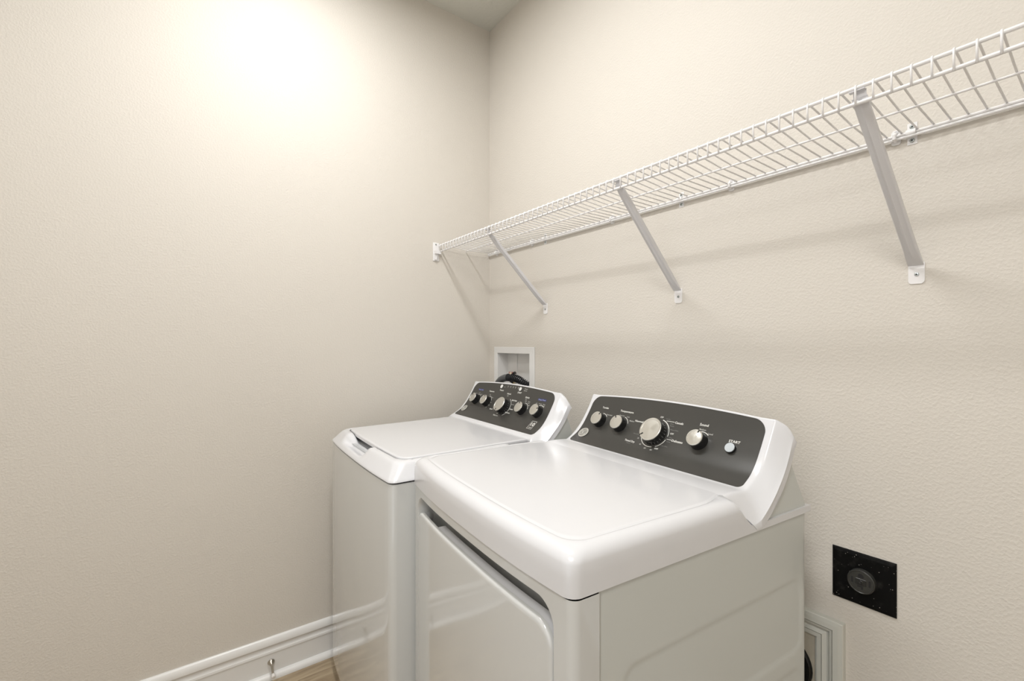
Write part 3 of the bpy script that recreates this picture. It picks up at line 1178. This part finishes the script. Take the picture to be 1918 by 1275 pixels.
# support brackets: pressed channel from the front rail down to a foot plate on the wall
def bracket(xt, xf, label):
    t = thing('shelf_bracket', label, 'shelf bracket', (xf, 0, 1.43), group=None)
    bm = bmesh.new()
    top, foot = Vector((xt - xf, SY + .004, ZL + .012 - 1.43)), Vector((0, -.006, .030))
    d = (foot - top).normalized()
    sx = Vector((1, 0, 0))
    up = sx.cross(d).normalized()
    if up.y > 0: up = -up     # towards the room
    def sec(p, wd, dp):
        return [p + sx * a * wd + up * b * dp for a, b in ((-1, -.6), (-1, .55), (-.86, .72), (-.30, .80), (.05, 1.1), (.40, .80), (.86, .72), (1, .55), (1, -.6), (.86, -.6), (.86, .5), (-.86, .5), (-.86, -.6))]
    L = (foot - top).length
    st = [(0.0, .0120, .0012), (.012, .0120, .0018), (.030, .0115, .006), (.05, .0112, .009), (.5 * L, .0112, .0098), (L - .05, .0112, .0095), (L - .02, .0125, .006), (L, .0135, .0015)]
    loops = [sec(top + d * s, wd, dp) for s, wd, dp in st]
    loft(bm, loops, True, True, True)
    obj('brace', bm, BRKT, t, angle=28)
    # flat tab with a round hole between the two front rails, and the hook over the upper one
    x_ = xt - xf
    bm = bmesh.new()
    outer = [(-.0105, ZL + .000), (.0115, ZL + .000), (.0135, ZL + .005), (.0105, ZL + .012), (.0098, ZT - .004), (-.0098, ZT - .004), (-.0105, ZL + .010)]
    hc = [(.0008 + .0026 * math.cos(k * PI / 6), ZL + .0075 + .0026 * math.sin(k * PI / 6)) for k in range(12)]
    es = []
    for lp in (outer, hc):
        vs = [bm.verts.new((x_ + a, SY + .0055, b - 1.43)) for a, b in lp]
        es += [bm.edges.new((vs[i], vs[(i + 1) % len(vs)])) for i in range(len(vs))]
    bmesh.ops.triangle_fill(bm, edges=es, use_beauty=True)
    r_ = bmesh.ops.extrude_face_region(bm, geom=bm.faces[:])
    for v in [g for g in r_['geom'] if isinstance(g, bmesh.types.BMVert)]: v.co.y += .0014
    obj('tab', bm, BRKT, t, smooth=False)
    bm = bmesh.new()
    box(bm, x_ - .0150, x_ + .0098, SY - .0030, SY + .0066, ZT - .0062 - 1.43, ZT - .0048 - 1.43)
    box(bm, x_ + .0055, x_ + .0072, SY + .0042, SY + .0066, ZT - .0060 - 1.43, ZT + .0090 - 1.43)
    obj('hook', bm, BRKT, t, smooth=False)
    bm = bmesh.new()
    poly = [(-.0138, .036), (.0138, .036), (.0138, -.004), (.0118, -.0075), (.0085, -.0100), (-.0095, -.0100), (-.0122, -.0078), (-.0138, -.004)]
    prism(bm, poly, 'y', -.0022, .0)
    obj('foot_plate', bm, WIRE, t, smooth=False)
    screw(t, (.0005, -.0022, .0105))
    return t


bracket(.4299, .4500, 'white diagonal shelf bracket nearest the corner, above the water supply box')
bracket(1.1090, 1.1116, 'middle white diagonal shelf bracket, between the other two')
bracket(1.6800, 1.6986, 'largest white diagonal shelf bracket, at the right above the outlet')

# end bracket on the left wall
t = thing('shelf_end_bracket', 'white plastic bracket on the left wall holding the shelf end', 'bracket', (0, -.308, 1.73))
bm = bmesh.new()
box(bm, 0, .004, -.0165, .0155, -.045, .043, .0015)
obj('wall_plate', bm, WIRE, t)
bm = bmesh.new()
prism(bm, [(-.012, -.012), (.016, -.012), (.021, -.006), (.021, .000), (.014, .003), (-.012, .003)], 'x', .004, .020)
prism(bm, [(-.010, -.012), (.004, -.012), (.000, -.040), (-.010, -.040)], 'x', .004, .012)
obj('cradle', bm, WIRE, t, smooth=False)
screw(t, (.004, -.002, .034), .004, 'x')
screw(t, (.004, -.002, -.036), .004, 'x')


# small wall clips on the back rail
def clip(x, label):
    t = thing('wall_clip', label, 'wall clip', (x, 0, ZB), group='small plastic clips holding the back rail')
    bm = bmesh.new()
    poly = [(-.0085, -.004), (-.0085, .012), (-.005, .0165), (.005, .0165), (.0085, .012), (.0085, -.004), (.008, -.014), (.005, -.0165), (-.005, -.0165), (-.008, -.014)]
    prism(bm, poly, 'y', -.004, 0)
    obj('clip_plate', bm, WIRE, t, smooth=False)
    bm = bmesh.new()
    pts = [(0, -.003, .0045), (0, -.012, .0062), (0, -.0175, .001), (0, -.0165, -.006), (0, -.010, -.0085), (0, -.003, -.0085)]
    tube(bm, pts, .0036, 10)
    obj('clip_hook', bm, WIRE, t)
    bm = bmesh.new()
    lathe(bm, [(.0042, 0), (.0042, .001), (.0030, .0016), (.0026, .0006), (0, .0006)], 16)
    s_ = obj('pin', bm, BRKT, t)
    s_.location = (0, -.004, .0105); s_.rotation_euler = (PI / 2, 0, 0)


for x, lb in ((.0741, 'small white plastic clip nearest the corner on the shelf back rail'),
              (.3598, 'small white plastic clip left of the screwed saddle near the corner'),
              (.8357, 'small white plastic clip just left of the middle bracket'),
              (1.2874, 'small white plastic clip right of the middle screwed saddle'),
              (1.6640, 'small white plastic clip beside the rightmost screwed saddle')):
    clip(x, lb)


def saddle(x, label):
    t = thing('rail_saddle', label, 'pipe clamp', (x, 0, ZB))
    bm = bmesh.new()
    hw = .0085
    arc_ = [(-.0090 - .0072 * math.cos(a), .0072 * math.sin(a)) for a in [PI / 2 - k * PI / 10 for k in range(11)]]
    arc2 = [(-.0090 - .0058 * math.cos(a), .0058 * math.sin(a)) for a in [-PI / 2 + k * PI / 10 for k in range(11)]]
    prof = [(0, .0235), (-.0014, .0235), (-.0014, .0085), (-.0030, .0073)] + arc_ + [(-.0030, -.0073), (-.0014, -.0085), (-.0014, -.0235), (0, -.0235), (0, -.0060)] + arc2 + [(0, .0060)]
    prism(bm, prof, 'x', -hw, hw)
    obj('clamp_strap', bm, WIRE, t, angle=40)
    screw(t, (0, -.0014, .0150), .0048)
    screw(t, (0, -.0014, -.0150), .0048)


saddle(.4500, 'white metal saddle with two screws nearest the corner, on the shelf back rail')
saddle(1.1232, 'white metal saddle with two screws just right of the middle bracket')
saddle(1.6915, 'rightmost white metal saddle with two screws, beside the largest bracket')

# ================================================================== WATER SUPPLY BOX
bx = thing('water_supply_box', 'white plastic recessed water supply box in the back wall behind the washing machine', 'utility box', (.21, 0, 1.03))
bm = bmesh.new()
ox0, ox1, oz0, oz1 = .0498, .3753, 1.030, 1.2730
ix0, ix1, iz0, iz1 = BOX
def rc(a, b, c, d, y): return [(a, y, c), (b, y, c), (b, y, d), (a, y, d)]
lps = [rc(ox0, ox1, oz0, oz1, -.0005), rc(ox0, ox1, oz0, oz1, -.0035), rc(ox0 + .002, ox1 - .002, oz0 + .002, oz1 - .002, -.0055), rc(ix0 - .001, ix1 + .001, iz0 - .001, iz1 + .001, -.0055), rc(ix0 + .001, ix1 - .001, iz0 + .001, iz1 - .001, -.004), rc(ix0 + .001, ix1 - .001, iz0 + .001, iz1 - .001, .0)]
loft(bm, [[(x - .21, y, z - 1.03) for x, y, z in lp] for lp in lps], True)
obj('box_frame', bm, TRIM, bx, smooth=False)
bm = bmesh.new()
lps = [rc(ix0 + .0012, ix1 - .0012, iz0 + .0012, iz1 - .0012, -.003), rc(ix0 + .004, ix1 - .004, iz0 + .004, iz1 - .004, .055)]
loft(bm, [[(x - .21, y, z - 1.03) for x, y, z in lp] for lp in lps], True, False, True)
bmesh.ops.recalc_face_normals(bm, faces=bm.faces)
bmesh.ops.reverse_faces(bm, faces=bm.faces)
obj('box_recess', bm, TRIM, bx, smooth=False, recalc=False)
bm = bmesh.new()
box(bm, .1700 - .21, .1712 - .21, .0505, .0545, .03, .207)
obj('back_rib', bm, TRIM, bx, smooth=False)
# supply valve with red lever
vl = thing('supply_valve', 'small brass supply valve with a red lever inside the water supply box', 'valve', (.17, .030, 1.074))
bm = bmesh.new()
lathe(bm, [(.011, -.012), (.011, .01), (.008, .012), (.008, .045), (.012, .047), (.012, .062), (.006, .066)], 18)
obj('valve_body', bm, BRASS, vl)
bm = bmesh.new()
box(bm, -.034, .014, -.006, .006, .066, .075, .002)
obj('lever', bm, REDP, vl)


# drain hose: corrugated, arching out of the box and down behind the machine
def crspl(P, n):
    out = []
    P = [Vector(p) for p in P]
    for i in range(len(P) - 1):
        p0, p1, p2, p3 = P[max(i - 1, 0)], P[i], P[i + 1], P[min(i + 2, len(P) - 1)]
        for t in range(n):
            tt = t / n
            out.append(0.5 * ((2 * p1) + (p2 - p0) * tt + (2 * p0 - 5 * p1 + 4 * p2 - p3) * tt**2 + (-p0 + 3 * p1 - 3 * p2 + p3) * tt**3))
    out.append(P[-1])
    return out


dh = thing('drain_hose', 'black corrugated drain hose arching out of the supply box behind the washing machine', 'hose', (.22, 0, 1.10))
off = Vector((-.22, 0, -1.10))
cor = crspl([(.316, .030, 1.066), (.312, .006, 1.094), (.298, -.014, 1.112), (.278, -.026, 1.123), (.250, -.036, 1.129), (.222, -.042, 1.128)], 14)
bm = bmesh.new()
rs = [.0185 if (i % 4) < 2 else .0130 for i in range(len(cor))]
tube(bm, [p + off for p in cor], rs, 20)
obj('corrugated_section', bm, HOSE, dh, angle=60)
bm = bmesh.new()
sm = crspl([(.226, -.0415, 1.128), (.198, -.044, 1.124), (.168, -.046, 1.112), (.143, -.047, 1.090), (.128, -.048, 1.060), (.122, -.050, .98), (.122, -.054, .80), (.13, -.050, .55)], 8)
tube(bm, [p + off for p in sm], .0170, 20)
obj('smooth_section', bm, GHOSE, dh)
sh_ = thing('supply_hose', 'thin black supply hose curving down at the left of the drain hose', 'hose', (.11, 0, 1.05))
bm = bmesh.new()
sm = crspl([(.178, .022, 1.10), (.150, .004, 1.116), (.128, -.018, 1.112), (.106, -.034, 1.086), (.096, -.044, 1.04), (.095, -.050, .9), (.10, -.050, .6)], 8)
tube(bm, [p - Vector((.11, 0, 1.05)) for p in sm], .0085, 14)
obj('hose_tube', bm, BLACK, sh_)
ct = thing('cable_tie', 'black clamp with a short tail on top of the corrugated drain hose', 'clamp', (.262, -.033, 1.146))
bm = bmesh.new()
tube(bm, [(-.012, 0, -.004), (-.004, -.002, .006), (.004, 0, .009), (.010, .002, .004)], .0042, 8)
tube(bm, [(.004, -.004, .002), (.011, -.004, .008), (.016, -.002, .003)], .0040, 8)
obj('tie_strap', bm, BLACK, ct)
gt = thing('hose_collar', 'pale tan plastic collar beside the clamp on the drain hose', 'hose fitting', (.243, -.040, 1.149))
bm = bmesh.new()
lathe(bm, [(0, -.006), (.0055, -.005), (.0065, 0), (.0055, .005), (0, .006)], 14)
obj('collar', bm, base_mat('tan_plastic', (.60, .50, .38), .4)[0], gt)

# ================================================================== DRYER OUTLET
cx_, cz_ = 1.6029, .7343
ot = thing('power_outlet', 'square black dusty dryer power outlet low on the back wall, right of the dryer', 'outlet', (cx_, 0, cz_))
bm = bmesh.new()
h1, h2 = .0619, .0612
loft(bm, [[(sx * (h1 - i), -y, sz * (h2 - i)) for sx, sz in ((-1, -1), (1, -1), (1, 1), (-1, 1))] for i, y in ((0, .0), (0, .0022), (.0015, .0042), (.0075, .0066))], True, True, True)
obj('wall_plate', bm, DUST, ot, smooth=False)
RECP, _n, _b = base_mat('receptacle_black', (.018, .018, .017), .33)
add_variation(_n, _b, (.018, .018, .017), .4, 90)
FACEM, _n, _b = base_mat('receptacle_face', (.034, .034, .031), .3)
bm = bmesh.new()
lathe(bm, [(.0275, 0), (.0275, .0095), (.0268, .0115), (.0250, .0125), (.0240, .0115), (0, .0115)], 44)
rcp = obj('receptacle', bm, FACEM, ot)
rcp.location = (0.0, -.0064, .0)
rcp.rotation_euler = (PI / 2, 0, 0)


def slot(pts, name='slot'):
    bm = bmesh.new()
    prism(bm, pts, 'z', .0105, .0119)
    obj(name, bm, DARK, rcp, smooth=False)


slot([(-.0185, -.006), (-.0150, -.006), (-.0150, .0075), (-.0185, .0075)])
slot([(.0150, -.006), (.0185, -.006), (.0185, .0075), (.0150, .0075)])
slot([(-.0065, -.0125), (.0010, -.0125), (.0010, -.0165), (.0040, -.0165), (.0040, -.0095), (-.0065, -.0095)])
slot([(.0055 * math.cos(a), .0135 + .0055 * math.sin(a)) for a in [k * PI / 8 for k in range(9)]] + [(-.0055, .010), (.0055, .010)])
bm = bmesh.new()
lathe(bm, [(.0042, .011), (.0042, .0126), (.0030, .0136), (.0015, .0130), (0, .0130)], 16)
obj('centre_screw', bm, RECP, rcp)
bm = bmesh.new()
box(bm, -.0105, .0105, -.0075, .0070, .0112, .0124, .0005, 1)
obj('face_block', bm, RECP, rcp, smooth=False)

# ================================================================== VENT FRAME LOW ON THE BACK WALL
fx1, fz1, fx0, fz0 = 1.5675, .6146, 1.195, .245
vf = thing('wall_vent', 'white moulded square surround of the dryer vent opening, half hidden behind the dryer', 'vent', ((fx0 + fx1) / 2, 0, fz0))
bm = bmesh.new()
prof = [(0, -.0002), (0, .0150), (.0015, .0180), (.010, .0190), (.0215, .0190), (.0219, .0125), (.0231, .0125), (.0236, .0172), (.0290, .0155), (.0330, .0100), (.0370, .0082), (.0410, .0098), (.0462, .0128), (.0466, .0080), (.0478, .0080), (.0484, .0118), (.0580, .0112), (.0586, .0060), (.0605, .0060), (.0610, .0050), (.0635, .0045), (.0640, -.0002)]
lps = []
ccx = (fx0 + fx1) / 2
for i_, o_ in prof:
    lps.append([(fx0 + i_ - ccx, -o_, 0 + i_), (fx1 - i_ - ccx, -o_, 0 + i_), (fx1 - i_ - ccx, -o_, fz1 - fz0 - i_), (fx0 + i_ - ccx, -o_, fz1 - fz0 - i_)])
loft(bm, lps, True)
obj('moulding', bm, base_mat('frame_paint', (.62, .62, .57), .4)[0], vf, smooth=False)
bm = bmesh.new()
box(bm, fx0 + .062 - ccx, fx1 - .0645 - ccx, -.004, -.001, .062, fz1 - fz0 - .062)
obj('back_board', bm, BOARD, vf, smooth=False)
bm = bmesh.new()
lathe(bm, [(.0, .0005), (.066, .0005), (.066, .006), (.072, .008), (.076, .004), (.077, 0)], 40)
o = obj('duct_collar', bm, BLACK, vf)
o.location = (1.4215 - ccx, -.004, .455 - fz0)
o.rotation_euler = (PI / 2, 0, 0)

# ================================================================== DOOR STOP
ds = thing('door_stop', 'small metal door stop with white tip screwed into the left baseboard', 'door stop', (.0125, -1.0155, .0607))
ax = Vector((1, -.02, -.24)).normalized()
q = Vector((0, 0, 1)).rotation_difference(ax).to_matrix().to_4x4()
bm = bmesh.new()
lathe(bm, [(.0125, 0), (.0125, .002), (.009, .007), (.0055, .013), (.0045, .018)], 24, q)
obj('base_cone', bm, NICKEL, ds)
bm = bmesh.new()
lathe(bm, [(.0042, .016), (.0042, .060)], 18, q)
obj('stem', bm, NICKEL, ds)
bm = bmesh.new()
lathe(bm, [(.0050, .058), (.0068, .060), (.0072, .068), (.0066, .074), (0, .0755)], 20, q)
obj('rubber_tip', bm, RUBBERW, ds)
